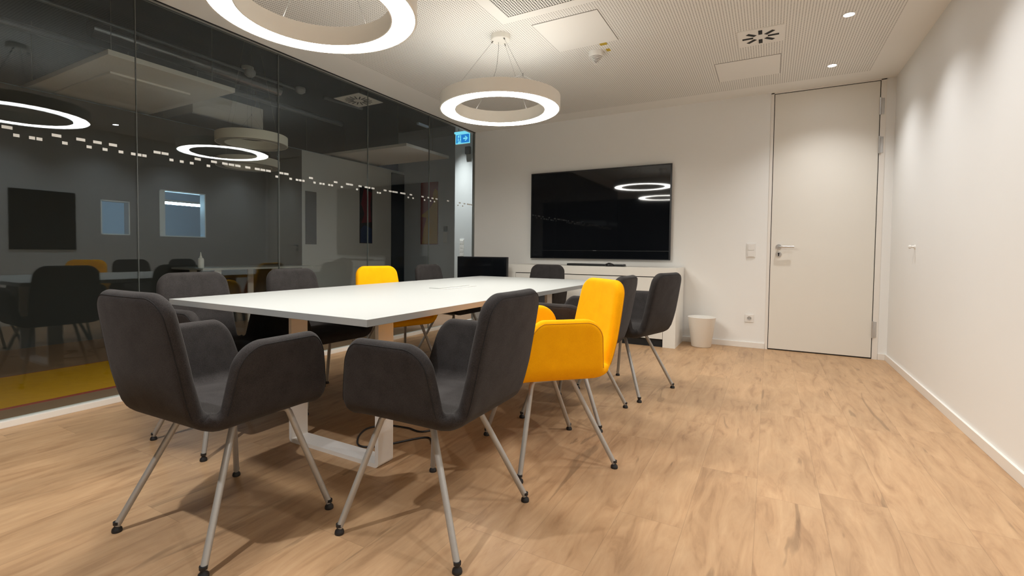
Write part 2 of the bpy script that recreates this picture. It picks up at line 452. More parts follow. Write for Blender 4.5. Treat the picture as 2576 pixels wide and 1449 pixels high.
for z in (2.392, 2.032, 0.284):
    hg = empty('hinge', (W_ - 0.044, -0.005, z)); hg.parent = door
    bm = bmesh.new(); tube_bm(bm, [(0, -0.008, -0.08), (0, -0.008, 0.08)], 0.008, 12)
    box_bm(bm, (-0.004, -0.003, -0.075), (0.03, 0.001, 0.075), 0.001)
    link_mesh('hinge_body', bm, M_ALU, hg, smooth=True, angle=40)

# ---------------------------------------------------------------- ceiling fittings
def flush_panel(name, x0, x1, y0, y1, label, sides=True):
    r = empty(name, ((x0 + x1) / 2, (y0 + y1) / 2, HC))
    a, b = (x1 - x0) / 2, (y1 - y0) / 2
    box('shadow_gap', (-a, -b, -0.0015), (a, b, 0.0), plain('panel_gap', (0.10, 0.09, 0.08), 0.8), r)
    box('cover', (-a + 0.003, -b + 0.003, -0.004), (a - 0.003, b - 0.003, -0.0005), WHITE_C, r)
    return tag(r, label, 'ceiling panel', 'plain access panels in the ceiling')
flush_panel('access_panel', 2.07, 2.562, 3.275, 3.815, 'plain white access panel in the perforated ceiling beside the smoke detector')
flush_panel('access_panel', 3.16, 3.664, 4.716, 5.214, 'plain white access panel in the perforated ceiling nearest the door wall')

# coarse return air grille in its plain frame
gr = empty('return_air_grille', (2.40, 2.66, HC)); tag(gr, 'square ceiling air grille with coarse round holes in a plain white frame', 'ceiling grille')
bm = bmesh.new()
a, b = 0.50, 0.42
for q in (((-a, -a, -0.006), (a, -b, 0)), ((-a, b, -0.006), (a, a, 0)), ((-a, -b, -0.006), (-b, b, 0)), ((b, -b, -0.006), (a, b, 0))): box_bm(bm, *q)
link_mesh('frame', bm, WHITE_C, gr)
o = box('perforated_plate', (-0.42, -0.42, -0.003), (0.42, 0.42, 0), M_GRILLE, gr)

def swirl(name, loc, size, slots, label, cat, mat, ang0=0.0, inner=0.33, outer=0.82, narrow=0.05):
    r = empty(name, loc); tag(r, label, cat)
    s = size / 2
    box('plate', (-s, -s, -0.006), (s, s, 0), mat, r, bev=0.0015)
    for k in range(slots):
        t = ang0 + 2 * PI * k / slots
        bm = bmesh.new(); box_bm(bm, (s * inner, -s * narrow, -0.0085), (s * outer, s * narrow, -0.0045))
        o = link_mesh('slot', bm, M_BLACK, r); o.rotation_euler = (0, 0, t)
    return r
swirl('air_diffuser', (3.520, 4.272, HC), 0.305, 8, 'square white ceiling diffuser with eight black radial slots between the access panel and the spots', 'air vent', WHITE_C, ang0=0.0, inner=0.32, outer=0.80, narrow=0.085)

# smoke detector
sd = empty('smoke_detector', (2.335, 3.965, HC)); tag(sd, 'white round smoke detector with ribbed cone hanging from the ceiling', 'smoke detector')
bm = bmesh.new(); lathe_bm(bm, [(0, 0), (0.060, 0), (0.060, -0.034), (0.055, -0.042), (0.0, -0.042)], 36); link_mesh('base', bm, M_PLASTIC, sd, smooth=True, angle=35)
bm = bmesh.new()
for k in range(6):
    rr = 0.046 - 0.0068 * k; z = -0.042 - 0.0095 * k
    lathe_bm(bm, [(0, z + 0.001), (rr - 0.004, z - 0.003), (rr, z - 0.0048), (rr - 0.001, z - 0.0085), (0, z - 0.0095)], 32)
link_mesh('cone_rings', bm, M_PLASTIC, sd, smooth=True, angle=35)
bm = bmesh.new(); lathe_bm(bm, [(0.038, -0.042), (0.006, -0.094)], 24); link_mesh('sensor_core', bm, M_BLACK, sd)
M_TAGY = plain('ochre_sticker', (0.55, 0.38, 0.03), 0.5)
tag(box('ceiling_sticker', (2.405, 3.815, HC - 0.0015), (2.462, 3.862, HC), M_TAGY), 'larger yellow sticker on the ceiling next to the access panel corner', 'sticker', 'yellow ceiling stickers')
tag(box('ceiling_sticker', (2.42, 3.945, HC - 0.0015), (2.452, 3.995, HC), M_TAGY), 'smaller yellow sticker on the ceiling close to the smoke detector', 'sticker', 'yellow ceiling stickers')

# recessed spots
def downlight(y, label, x=4.055, watts=None, size=118, z=None, blend=1.0):
    r = empty('recessed_spot', (x, y, HC if z is None else z)); tag(r, label, 'ceiling spot', 'recessed spots along the white wall')
    bm = bmesh.new(); lathe_bm(bm, [(0.040, 0), (0.040, -0.003), (0.032, -0.004), (0.030, 0)], 28); link_mesh('trim_ring', bm, WHITE_C, r, smooth=True, angle=40)
    bm = bmesh.new(); lathe_bm(bm, [(0.031, -0.002), (0.0, -0.0025)], 24); link_mesh('lamp_lens', bm, M_DOWNE, r)
    ld = bpy.data.lights.new('spot_beam', 'SPOT'); ld.energy = watts or SPOT_W; ld.color = SPOT_COL; ld.spot_size = math.radians(size); ld.spot_blend = blend; ld.shadow_soft_size = 0.028
    lo = bpy.data.objects.new('spot_beam', ld); COL.objects.link(lo); lo.parent = r; lo.location = (0, 0, -0.012)
SP = [(5.222, 'small bright recessed ceiling spot nearest the door'), (4.180, 'small bright recessed ceiling spot, the farther one from the door'),
      (3.20, 'recessed ceiling spot third from the door, beyond the top of the picture'), (2.16, 'recessed ceiling spot fourth from the door, outside the picture'),
      (1.12, 'recessed ceiling spot fifth from the door, outside the picture'), (0.08, 'recessed ceiling spot above where the photographer stands')]
for y, l in SP: downlight(y, l)
downlight(-0.10, 'recessed ceiling spot behind the near table end, outside the picture', x=1.90, watts=62, size=125, blend=0.8)

# ---------------------------------------------------------------- ring pendant lamps
RO, RI, RH = 0.462, 0.338, 0.094
def ring_lamp(name, loc, label, lit=True, zc=HC, group='ring pendant lamps over the table', cable_rot=0.0, R=1.0):
    r = empty(name, loc); tag(r, label, 'pendant lamp', group)
    ro, ri, h = RO * R, RI * R, RH
    bm = bmesh.new()
    prof = [(ri, 0.004), (ri, h), (ri + 0.004, h + 0.002), (ro - 0.004, h + 0.002), (ro, h), (ro, 0.002), (ro - 0.002, 0.0), (ro - 0.010, 0.0), (ro - 0.010, 0.006), (ri + 0.008, 0.006), (ri + 0.008, 0.0), (ri + 0.002, 0.0)]
    lathe_bm(bm, prof, 96, closed=True); link_mesh('housing', bm, M_LAMPW, r, smooth=True, angle=35)
    bm = bmesh.new(); lathe_bm(bm, [(ri + 0.008, 0.003), (ro - 0.010, 0.003)], 96); link_mesh('diffuser', bm, M_RINGE if lit else M_OFFD, r)
    H = zc - loc[2]
    if lit:
        bm = bmesh.new(); lathe_bm(bm, [(ri + 0.02, h + 0.004), (ro - 0.02, h + 0.004)], 96); link_mesh('added_top_glow', bm, M_RINGU, r)  # unseen glowing top face, added for more bounce light
    bm = bmesh.new(); lathe_bm(bm, [(0, H), (0.073, H), (0.073, H - 0.038), (0.069, H - 0.042), (0, H - 0.042)], 40); link_mesh('ceiling_canopy', bm, M_LAMPW, r, smooth=True, angle=35)
    angs = [math.radians(a) + cable_rot for a in (205, 325, 85)]
    for k, a in enumerate(angs):
        p0 = Vector((0.058 * math.cos(a), 0.058 * math.sin(a), H - 0.042)); p1 = Vector(((ro - 0.05) * math.cos(a), (ro - 0.05) * math.sin(a), h + 0.002))
        c = tube('cable', [p0, p1], 0.0011, M_STEEL, r, seg=6)
        tube('cable_grip', [p0, p0 + (p1 - p0).normalized() * 0.018], 0.005, M_STEEL, c, seg=8)
        if k == 1:      # this cable forks into three just above the ring
            nd = p0 + (p1 - p0) * 0.86
            for da in (-0.35, 0.35):
                q = Vector(((ro - 0.05) * math.cos(a + da), (ro - 0.05) * math.sin(a + da), h + 0.002))
                tube('cable', [nd, q], 0.0009, M_STEEL, r, seg=6)
            tube('cable_grip', [nd + Vector((0, 0, 0.012)), nd - Vector((0, 0, 0.008))], 0.004, M_STEEL, c, seg=8)
    if lit:   # power lead
        a = math.radians(150) + cable_rot
        tube('power_lead', smooth_path([(0.03 * math.cos(a), 0.03 * math.sin(a), H - 0.042), (0.05 * math.cos(a) + 0.01, 0.05 * math.sin(a), H - 0.11), (0.1 * math.cos(a), 0.1 * math.sin(a), H * 0.5), ((ro - 0.06) * math.cos(a), (ro - 0.06) * math.sin(a), h + 0.003)], 6), 0.0016, M_STEEL, r, seg=6)
    return r
ring_lamp('ring_lamp', (1.790, 3.315, 2.077), 'white glowing ring lamp on thin cables above the far half of the table')
ring_lamp('ring_lamp', (1.783, 1.566, 2.077), 'big glowing ring lamp cut by the top edge, above the near table end', cable_rot=0.25)

# ================================================================ table
tb = empty('conference_table', (1.666, 2.852, 0)); tag(tb, 'long white conference table with flat bar leg frames, surrounded by ten chairs', 'table')
X0, X1, Y0, Y1 = 0.988 - 1.666, 2.344 - 1.666, 1.319 - 2.852, 4.385 - 2.852
box('tabletop', (X0, Y0, 0.706), (X1, Y1, 0.734), M_TABLE, tb, bev=0.0012)
def leg_frame(yc):
    """flat bar bent to a closed frame with rounded lower corners"""
    bm = bmesh.new()
    xa, xb, zt, th, wd = 1.500 - 1.666, 2.110 - 1.666, 0.706, 0.020, 0.100
    R_ = 0.022
    def path(off):
        pts = [(xa + off, zt)]
        r = max(R_ - off, 0.003)
        for k in range(7):
            t = PI + (PI / 2) * k / 6; pts.append((xa + off + r + r * math.cos(t), off + r + r * math.sin(t)))
        for k in range(7):
            t = 1.5 * PI + (PI / 2) * k / 6; pts.append((xb - off - r + r * math.cos(t), off + r + r * math.sin(t)))
        pts.append((xb - off, zt)); return pts
    A, B = path(0), path(th)
    def V(p, y): return bm.verts.new((p[0], y, p[1]))
    y0, y1 = yc - wd / 2, yc + wd / 2
    a0 = [V(p, y0) for p in A]; a1 = [V(p, y1) for p in A]; b0 = [V(p, y0) for p in B]; b1 = [V(p, y1) for p in B]
    for i in range(len(A) - 1):
        bm.faces.new((a0[i], a0[i + 1], a1[i + 1], a1[i])); bm.faces.new((b0[i], b1[i], b1[i + 1], b0[i + 1]))
        bm.faces.new((a0[i], b0[i], b0[i + 1], a0[i + 1])); bm.faces.new((a1[i], a1[i + 1], b1[i + 1], b1[i]))
    bm.faces.new((a0[0], a1[0], b1[0], b0[0])); bm.faces.new((a0[-1], b0[-1], b1[-1], a1[-1]))
    box_bm(bm, (xa + 0.02, y0 + 0.02, 0.680), (xb - 0.02, y1 - 0.02, 0.706))
    return link_mesh('leg_frame', bm, M_FRAMEW, tb, smooth=True, angle=30)
leg_frame(1.682 - 2.852); leg_frame(3.590 - 2.852)
bm = bmesh.new()
for x in (1.62, 1.99): box_bm(bm, (x - 1.666 - 0.02, 1.72 - 2.852, 0.672), (x - 1.666 + 0.02, 3.56 - 2.852, 0.704))
link_mesh('support_rail', bm, M_FRAMEW, tb)
sk = empty('power_hatch', (1.672 - 1.666, 2.875 - 2.852, 0.734)); sk.parent = tb
box('hatch_lid', (-0.075, -0.19, 0.0), (0.012, 0.19, 0.004), M_TABLE, sk, bev=0.001)
box('hatch_recess', (0.016, -0.19, 0.0), (0.075, 0.19, 0.0016), plain('grey_brush', (0.42, 0.42, 0.40), 0.8), sk)

# ================================================================ chairs (felt shell folded from one cross shape, four splayed tubes)
Z0, HT = 0.432, 0.025
XA, RX_, TX = 0.178, 0.070, math.radians(80)
YBK, RY_, TY = -0.140, 0.085, math.radians(79.5)
UN, VN, VF = 0.236, -0.205, 0.245
AL, BL = 0.250, 0.415        # petal lengths measured from the notch
def fold(s, s0, R, th):
    if s <= s0: return s, 0.0
    L_ = R * th
    if s - s0 < L_:
        a = (s - s0) / R; return s0 + R * math.sin(a), R * (1 - math.cos(a))
    e = s - s0 - L_
    return s0 + R * math.sin(th) + e * math.cos(th), R * (1 - math.cos(th)) + e * math.sin(th)
def surf(u, v):
    x, zx = fold(abs(u), XA, RX_, TX)
    if u < 0: x = -x
    yb, zy = fold(-v, -YBK, RY_, TY); y = -yb
    z = Z0 + zx + zy
    if v > 0.16: z -= 0.30 * (v - 0.16) ** 1.5 * (1 if zx < 0.01 else max(0, 1 - (zx - 0.01) / 0.04))
    # slight crown of seat and back
    z -= 0.0
    if zy > 0.05:                    # back is dished a little from side to side
        y -= 0.020 * max(0.0, min(1.0, (zy - 0.05) / 0.1)) * (1 - (u / 0.24) ** 2)
    return Vector((x, y, z))
def surf_n(u, v):
    e = 1e-4
    a = surf(u + e, v) - surf(u - e, v); b = surf(u, v + e) - surf(u, v - e)
    return a.cross(b).normalized()          # points to the sitter's side (up on the seat)
RF = 0.030
def fil(t): return RF - math.sqrt(max(0.0, RF * RF - (RF - t) ** 2)) if t < RF else 0.0
def arm_lim(t):
    """v limits of the arm petal at height t above the notch"""
    lo = VN + RF - fil(t) + 0.032 * (t / AL) ; hi = VF - 0.058 * (t / AL) ** 1.2
    r = 0.085
    if t > AL - r: s = r - math.sqrt(max(0, r * r - (t - (AL - r)) ** 2)); lo += s; hi -= s * 0.65
    return lo, hi
def back_w(t):
    w_ = UN - RF + fil(t) + 0.010 * math.sin(PI * min(1, t / BL)) - 0.020 * (t / BL)
    r = 0.070
    if t > BL - r: w_ -= r - math.sqrt(max(0, r * r - (t - (BL - r)) ** 2))
    return w_
def tvals(Lp, r):
    out = [0, 0.004, 0.010, 0.018, 0.026, 0.034]
    n = 9
    s = 0.034; e = Lp - r
    out += [s + (e - s) * (k + 1) / n for k in range(n)]
    out += [Lp - r + r * math.sin(PI / 2 * k / 12) for k in range(1, 13)]
    return out
def cvals(n=22):
    # cosine spacing gathers columns at the rim
    base = [0, 0.006, 0.016, 0.032, 0.056, 0.09]
    mid = [0.09 + 0.82 * k / n for k in range(1, n)]
    return base + mid + [1 - b for b in base[::-1]]
CV = cvals()
TA, TB = tvals(AL, 0.085), tvals(BL, 0.070)
def outline():
    arm = [( UN + t, arm_lim(t)[1]) for t in TA] + [(UN + AL, v) for v in [arm_lim(AL)[1] + (arm_lim(AL)[0] - arm_lim(AL)[1]) * k / 6 for k in range(7)]] + [(UN + t, arm_lim(t)[0]) for t in TA[::-1]]
    back = [(back_w(t), VN - t) for t in TB]
    P = [(0, VF)] + arm + back
    return P
OUT = outline()
SEGS = [(OUT[i], OUT[i + 1]) for i in range(len(OUT) - 1)] + [(OUT[-1], (0, OUT[-1][1]))]
def edge_d(u, v):
    u = abs(u); best = 9
    for (ax, ay), (bx, by) in SEGS:
        dx, dy = bx - ax, by - ay; l2 = dx * dx + dy * dy
        t = 0 if l2 < 1e-12 else max(0, min(1, ((u - ax) * dx + (v - ay) * dy) / l2))
        d = math.hypot(u - ax - t * dx, v - ay - t * dy)
        if d < best: best = d
    return best
RE = 0.024
def prof(u, v):
    d = edge_d(u, v)
    if d >= RE: return 1.0
    q = 1 - d / RE
    return math.sqrt(max(0.0, 1 - q * q))
def thick(u, v):
    # seat cushion is fuller than back and arms
    x = max(0, 1 - (abs(u) / 0.2) ** 4) * max(0, 1 - (abs((v - 0.03) / 0.2)) ** 4)
    return HT, HT + 0.010 * x
def petal_grid(rows, name, mat, parent):
    """rows: list of lists of (u, v). Builds both faces; rim rows/columns meet at zero thickness."""
    bm = bmesh.new()
    A, B = [], []
    for row in rows:
        ra, rb = [], []
        for (u, v) in row:
            p, n, k = surf(u, v), surf_n(u, v), prof(u, v)
            lo_, hi_ = thick(u, v)
            ra.append(bm.verts.new(p + n * hi_ * k)); rb.append(bm.verts.new(p - n * lo_ * k))
        A.append(ra); B.append(rb)
    for G, flip in ((A, False), (B, True)):
        for i in range(len(G) - 1):
            for j in range(len(G[0]) - 1):
                q = [G[i][j], G[i][j + 1], G[i + 1][j + 1], G[i + 1][j]]
                if flip: q.reverse()
                bm.faces.new(q)
    bmesh.ops.remove_doubles(bm, verts=bm.verts[:], dist=2e-5)
    bmesh.ops.dissolve_degenerate(bm, edges=bm.edges[:], dist=1e-6)
    return link_mesh(name, bm, mat, parent, smooth=True)
def seam_pts(uv, side):
    out = []
    for u, v in uv:
        k = prof(u, v); out.append(surf(u, v) + surf_n(u, v) * (side * HT * k + side * 0.0004))
    return out
def make_chair(name, felt_m, seam_m):
    r = empty(name)
    # seat
    rows = [[(-UN + 2 * UN * c, VN + (VF - VN) * c2) for c in CV] for c2 in CV]
    petal_grid(rows, 'seat', felt_m, r)
    for s in (-1, 1):
        rows = [[(s * (UN + t), arm_lim(t)[0] + (arm_lim(t)[1] - arm_lim(t)[0]) * c) for c in CV] for t in TA]
        if s < 0: rows = rows[::-1]
        a = petal_grid(rows, 'armrest', felt_m, r)
        ins = 0.011
        uv = [(s * (UN + t), arm_lim(t)[0] + ins) for t in TA if 0.03 < t < AL - 0.02]
        lo, hi = arm_lim(AL)
        top = []
        for t in [x for x in TA if x >= AL - 0.085]:
            pass
        path = [(UN + t - (0 if t < AL - 0.085 else ins * (t - AL + 0.085) / 0.085), arm_lim(t)[0] + ins * (1 if t < AL - 0.085 else math.sqrt(max(0.0, 1 - ((t - AL + 0.085) / 0.085) ** 2)))) for t in TA if t > 0.02]
        path += [(UN + AL - ins, lo + (hi - lo) * k / 5) for k in range(1, 5)]
        path += [(UN + t - (0 if t < AL - 0.085 else ins * (t - AL + 0.085) / 0.085), arm_lim(t)[1] - ins * (1 if t < AL - 0.085 else math.sqrt(max(0.0, 1 - ((t - AL + 0.085) / 0.085) ** 2)))) for t in TA[::-1] if t > 0.02]
        tube('seam', seam_pts([(s * u, v) for u, v in path], -1), 0.0013, seam_m, a, seg=6)
    rows = [[(back_w(t) * (2 * c - 1), VN - t) for c in CV] for t in TB[::-1]]
    b = petal_grid(rows, 'backrest', felt_m, r)
    ins = 0.011; rr = 0.070
    half = [(back_w(t) - ins * (1 if t < BL - rr else math.sqrt(max(0.0, 1 - ((t - BL + rr) / rr) ** 2))), VN - t + (0 if t < BL - rr else ins * (t - BL + rr) / rr)) for t in TB if t > 0.02]
    path = half + [(half[-1][0] * k / 5, half[-1][1]) for k in (4, 3, 2, 1, 0, -1, -2, -3, -4)] + [(-u, v) for u, v in half[::-1]]
    tube('seam', seam_pts(path, -1), 0.0013, seam_m, b, seg=6)
    # tube base
    tops = {(-1, -1): ((-0.14, -0.06), (-0.2485, -0.2345)), (1, -1): ((0.14, -0.06), (0.2485, -0.2345)),
            (-1, 1): ((-0.16, 0.14), (-0.2785, 0.2345)), (1, 1): ((0.16, 0.14), (0.2785, 0.2345))}
    for (sx, sy), (tp, ft) in tops.items():
        T3 = Vector((tp[0], tp[1], 0.402)); F3 = Vector((ft[0], ft[1], 0.022)); d = (F3 - T3).normalized()
        inn = Vector((tp[0] - sx * 0.004, tp[1] - sy * 0.05, 0.4035))
        pts = [inn] + [T3 + (inn - T3) * 0.35, T3 + (inn - T3).normalized() * 0.006 + d * 0.004, T3 + d * 0.018] + [F3]
        lg = tube('leg', pts, 0.0112, M_LEG, r, seg=14)
        bm = bmesh.new(); lathe_bm(bm, [(0, 0), (0.0155, 0.0), (0.0165, 0.004), (0.0150, 0.012), (0.0085, 0.019), (0.0080, 0.023), (0.0118, 0.026), (0.0118, 0.036), (0, 0.036)], 18)
        ft_ = link_mesh('foot_cap', bm, M_RUB, lg, smooth=True, angle=40); ft_.location = (ft[0] - d.x * 0.0, ft[1], 0.0)
    for s in (-1, 1):
        tube('seat_rail', [(s * 0.136, -0.012, 0.4035), (s * 0.156, 0.092, 0.4035)], 0.0108, M_LEG, r, seg=12)
    return r
ch_d = make_chair('armchair', M_FELT_D, M_SEAM_D)
ch_y = make_chair('armchair', M_FELT_Y, M_SEAM_Y)
def place(o, x, y, t, label, first=False):
    c = o if first else copy_tree(o)
    c.location = (x, y, 0); c.rotation_euler = (0, 0, t)
    return tag(c, label, 'chair', 'felt armchairs around the conference table')
place(ch_d, 1.913, 1.040, 0.034, 'charcoal felt armchair at the near short end of the white table, seen from behind', True)
place(ch_d, 2.575, 1.467, 1.588, 'charcoal felt armchair at the near corner of the table, in front of the yellow one')
place(ch_y, 2.686, 2.210, 2.357, 'bright yellow felt armchair turned outwards on the aisle side of the table', True)
place(ch_d, 2.607, 2.860, 1.545, 'charcoal felt armchair partly hidden directly behind the yellow aisle side armchair')
place(ch_d, 2.737, 3.566, 1.306, 'charcoal felt armchair nearest the white sideboard on the aisle side, seen from its back')
place(ch_d, 1.110, 1.545, -1.53, 'charcoal felt armchair on the glass wall side closest to the near table end')
place(ch_d, 1.020, 2.240, -1.62, 'charcoal felt armchair on the glass wall side between a charcoal and the yellow one')
place(ch_y, 0.985, 3.035, -1.88, 'yellow felt armchair on the glass wall side with its back against the dark glass')
place(ch_d, 0.955, 3.900, -1.60, 'charcoal felt armchair on the glass wall side farthest down, beside the black monitor')
place(ch_d, 1.545, 4.560, PI - 0.02, 'charcoal felt armchair at the far short end of the table in front of the sideboard')

# ================================================================ sideboard and what stands on it
sb = empty('sideboard', (1.81, 5.56, 0)); tag(sb, 'low white sideboard with thin black shadow lines under the wall screen', 'sideboard')
SX0, SX1, SY0, SY1, SZ = 0.822 - 1.81, 2.795 - 1.81, 5.311 - 5.56, 5.806 - 5.56, 0.838
bm = bmesh.new()
box_bm(bm, (SX0, SY0, SZ - 0.095), (SX1, SY1, SZ), 0.0015)
box_bm(bm, (SX0, SY0, 0), (SX0 + 0.105, SY1, SZ - 0.095), 0.0015); box_bm(bm, (SX1 - 0.125, SY0, 0), (SX1, SY1, SZ - 0.095), 0.0015)
link_mesh('carcass', bm, M_WHITE, sb)
box('inner_shadow_gap', (SX0 + 0.105, SY0 + 0.022, 0.0), (SX1 - 0.125, SY1 - 0.01, SZ - 0.095), M_BLACK, sb)
xs = [SX0 + 0.108, 1.515 - 1.81, 2.208 - 1.81, SX1 - 0.128]
for i in range(3):
    a, b = xs[i] + 0.0012, xs[i + 1] - 0.0012
    box('drawer', (a, SY0 + 0.004, 0.588), (b, SY0 + 0.022, SZ - 0.104), M_WHITE, sb, bev=0.001)
    box('door', (a, SY0 + 0.004, 0.085), (b, SY0 + 0.022, 0.580), M_WHITE, sb, bev=0.001)
sbar = empty('soundbar', (1.895, 5.44, SZ)); tag(sbar, 'long flat black soundbar lying on the white sideboard under the wall screen', 'soundbar')
bm = bmesh.new(); box_bm(bm, (-0.335, -0.045, 0.0), (0.335, 0.045, 0.026), 0.008); link_mesh('body', bm, M_BLKPL, sbar, smooth=True, angle=40)
bm = bmesh.new(); box_bm(bm, (-0.32, -0.0475, 0.006), (0.32, -0.043, 0.021), 0.002); link_mesh('speaker_grille', bm, M_BLACK, sbar)
pk = empty('speakerphone', (2.075, 5.365, SZ)); tag(pk, 'small round black speakerphone puck in front of the soundbar', 'speakerphone')
bm = bmesh.new(); lathe_bm(bm, [(0, 0.0), (0.04, 0.0), (0.048, 0.008), (0.047, 0.020), (0.036, 0.033), (0.0, 0.040)], 32); link_mesh('body', bm, M_BLKPL, pk, smooth=True, angle=50)
bm = bmesh.new(); lathe_bm(bm, [(0.022, 0.0385), (0.020, 0.0405), (0.0, 0.0415)], 24); link_mesh('button', bm, M_BLACK, pk, smooth=True)

# ---------------------------------------------------------------- wall screen
tv = empty('wall_screen', (1.783, D, 1.458)); tag(tv, 'large black flat wall screen mounted above the white sideboard', 'television')
box('back_housing', (-0.80, -0.045, -0.48), (0.80, 0.0, 0.48), M_BLKPL, tv, bev=0.004)
box('bezel', (-0.869, -0.060, -0.546), (0.869, -0.044, 0.546), M_BLKPL, tv, bev=0.003)
o = box('screen', (-0.852, -0.0615, -0.440), (0.852, -0.0590, 0.530), M_SCREEN, tv)
o = box('lower_glass_bar', (-0.852, -0.0612, -0.536), (0.852, -0.0595, -0.446), M_SCREEN, tv)
box('badge', (-0.03, -0.0622, -0.4435), (0.012, -0.0608, -0.4415), M_ALU, tv)

# ---------------------------------------------------------------- second monitor
mo = empty('floor_monitor', (0.44, 5.05, 0)); tag(mo, 'black blank monitor on a low stand between the glass wall and the sideboard', 'monitor')
MX0, MX1 = 0.240 - 0.44, 0.922 - 0.44
MX0, MX1 = -0.345, 0.355
mo.location.x = 0.594
box('panel_housing', (MX0, 0.0, 0.50), (MX1, 0.04, 0.928), M_BLKPL, mo, bev=0.004)
box('screen', (MX0 + 0.012, -0.0015, 0.515), (MX1 - 0.012, 0.001, 0.916), M_SCREEN, mo)
bm = bmesh.new(); box_bm(bm, (-0.03, 0.042, 0.03), (0.03, 0.07, 0.8), 0.003); link_mesh('stand_pole', bm, M_BLKPL, mo)
bm = bmesh.new(); box_bm(bm, (-0.22, -0.10, 0.0), (0.22, 0.20, 0.03), 0.006); link_mesh('stand_foot', bm, M_BLKPL, mo)

# ---------------------------------------------------------------- waste bin
bn = empty('waste_bin', (3.012, 5.61, 0)); tag(bn, 'empty translucent white waste bin on the floor between sideboard and door', 'bin')
m_, nt_, b_ = new_mat('milky_plastic'); b_.inputs['Base Color'].default_value = (0.86, 0.83, 0.77, 1); b_.inputs['Roughness'].default_value = 0.4; b_.inputs['Transmission Weight'].default_value = 0.0; b_.inputs['Subsurface Weight'].default_value = 0.3; b_.inputs['Subsurface Radius'].default_value = (0.02, 0.02, 0.02)
bm = bmesh.new()
lathe_bm(bm, [(0, 0.001), (0.092, 0.001), (0.097, 0.006), (0.138, 0.312), (0.1405, 0.316), (0.138, 0.318), (0.1345, 0.315), (0.0935, 0.012), (0, 0.010)], 48)
link_mesh('tub', bm, m_, bn, smooth=True, angle=50)

# ---------------------------------------------------------------- wall fittings
ls = empty('light_switch', (3.452, D, 1.031)); tag(ls, 'white double light switch on the wall beside the door frame', 'light switch')
box('frame_plate', (-0.041, -0.009, -0.074), (0.041, 0, 0.074), M_PLASTIC, ls, bev=0.002)
for z in (-0.034, 0.034): box('rocker', (-0.029, -0.015, z - 0.031), (0.029, -0.008, z + 0.031), M_PLASTIC, ls, bev=0.002)
so = empty('wall_socket', (3.453, D, 0.312)); tag(so, 'white round-well power socket low on the wall beside the door frame', 'power socket')
box('frame_plate', (-0.041, -0.009, -0.041), (0.041, 0, 0.041), M_PLASTIC, so, bev=0.002)
bm = bmesh.new(); lathe_bm(bm, [(0.021, 0.0135), (0.0235, 0.0135), (0.0235, 0.009), (0.021, 0.009)], 28, axis='Y', closed=True)
link_mesh('well_rim', bm, M_PLASTIC, so, smooth=True, angle=40)
bm = bmesh.new(); lathe_bm(bm, [(0.0, 0.0096), (0.0205, 0.0096)], 28, axis='Y'); link_mesh('well', bm, plain('socket_shade', (0.45, 0.43, 0.40), 0.5), so)
bm = bmesh.new()
for x in (-0.0095, 0.0095): lathe_bm(bm, [(0.003, 0.0101), (0.0, 0.0101)], 12, center=(x, 0, 0), axis='Y')
link_mesh('pin_holes', bm, M_BLACK, so)
kb = empty('wall_stop', (WR, 4.94, 1.06)); tag(kb, 'small white door stop knob on the long bare right hand wall', 'door stop')
bm = bmesh.new(); lathe_bm(bm, [(0, 0), (0.016, 0), (0.016, -0.004), (0.010, -0.006), (0.009, -0.022), (0.014, -0.026), (0.0145, -0.036), (0.008, -0.041), (0, -0.042)], 24, axis='X')
link_mesh('knob', bm, M_PLASTIC, kb, smooth=True, angle=45)

# cable on the floor under the table
o = tube('floor_cable', smooth_path([(2.16, 1.98, 0.006), (2.07, 2.03, 0.006), (1.95, 1.83, 0.006), (1.86, 1.77, 0.006), (1.77, 1.85, 0.006), (1.72, 1.97, 0.006), (1.78, 2.06, 0.006), (1.90, 2.09, 0.006), (2.02, 2.10, 0.006), (2.08, 2.35, 0.006), (2.02, 2.9, 0.006), (2.0, 3.2, 0.006)], 8), 0.005, M_BLKPL, seg=8)
tag(o, 'black cable looped on the wooden floor under the near end of the table', 'cable')

# ================================================================ beyond the glass
CH = 3.35      # raw ceiling out there
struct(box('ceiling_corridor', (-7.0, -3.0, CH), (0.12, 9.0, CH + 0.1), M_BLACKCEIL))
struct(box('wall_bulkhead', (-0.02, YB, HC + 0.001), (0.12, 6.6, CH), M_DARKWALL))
struct(box('wall_corridor_corner', (-0.845, 6.60, -0.012), (0.20, 7.6, CH), M_CORRWALL))
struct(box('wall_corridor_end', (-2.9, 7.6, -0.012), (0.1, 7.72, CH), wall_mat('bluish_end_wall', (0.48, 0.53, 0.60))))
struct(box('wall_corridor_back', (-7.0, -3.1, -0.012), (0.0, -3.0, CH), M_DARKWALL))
struct(box('wall_left_return', (-0.02, -3.0, -0.012), (0.1, YB - T, CH), M_DARKWALL))
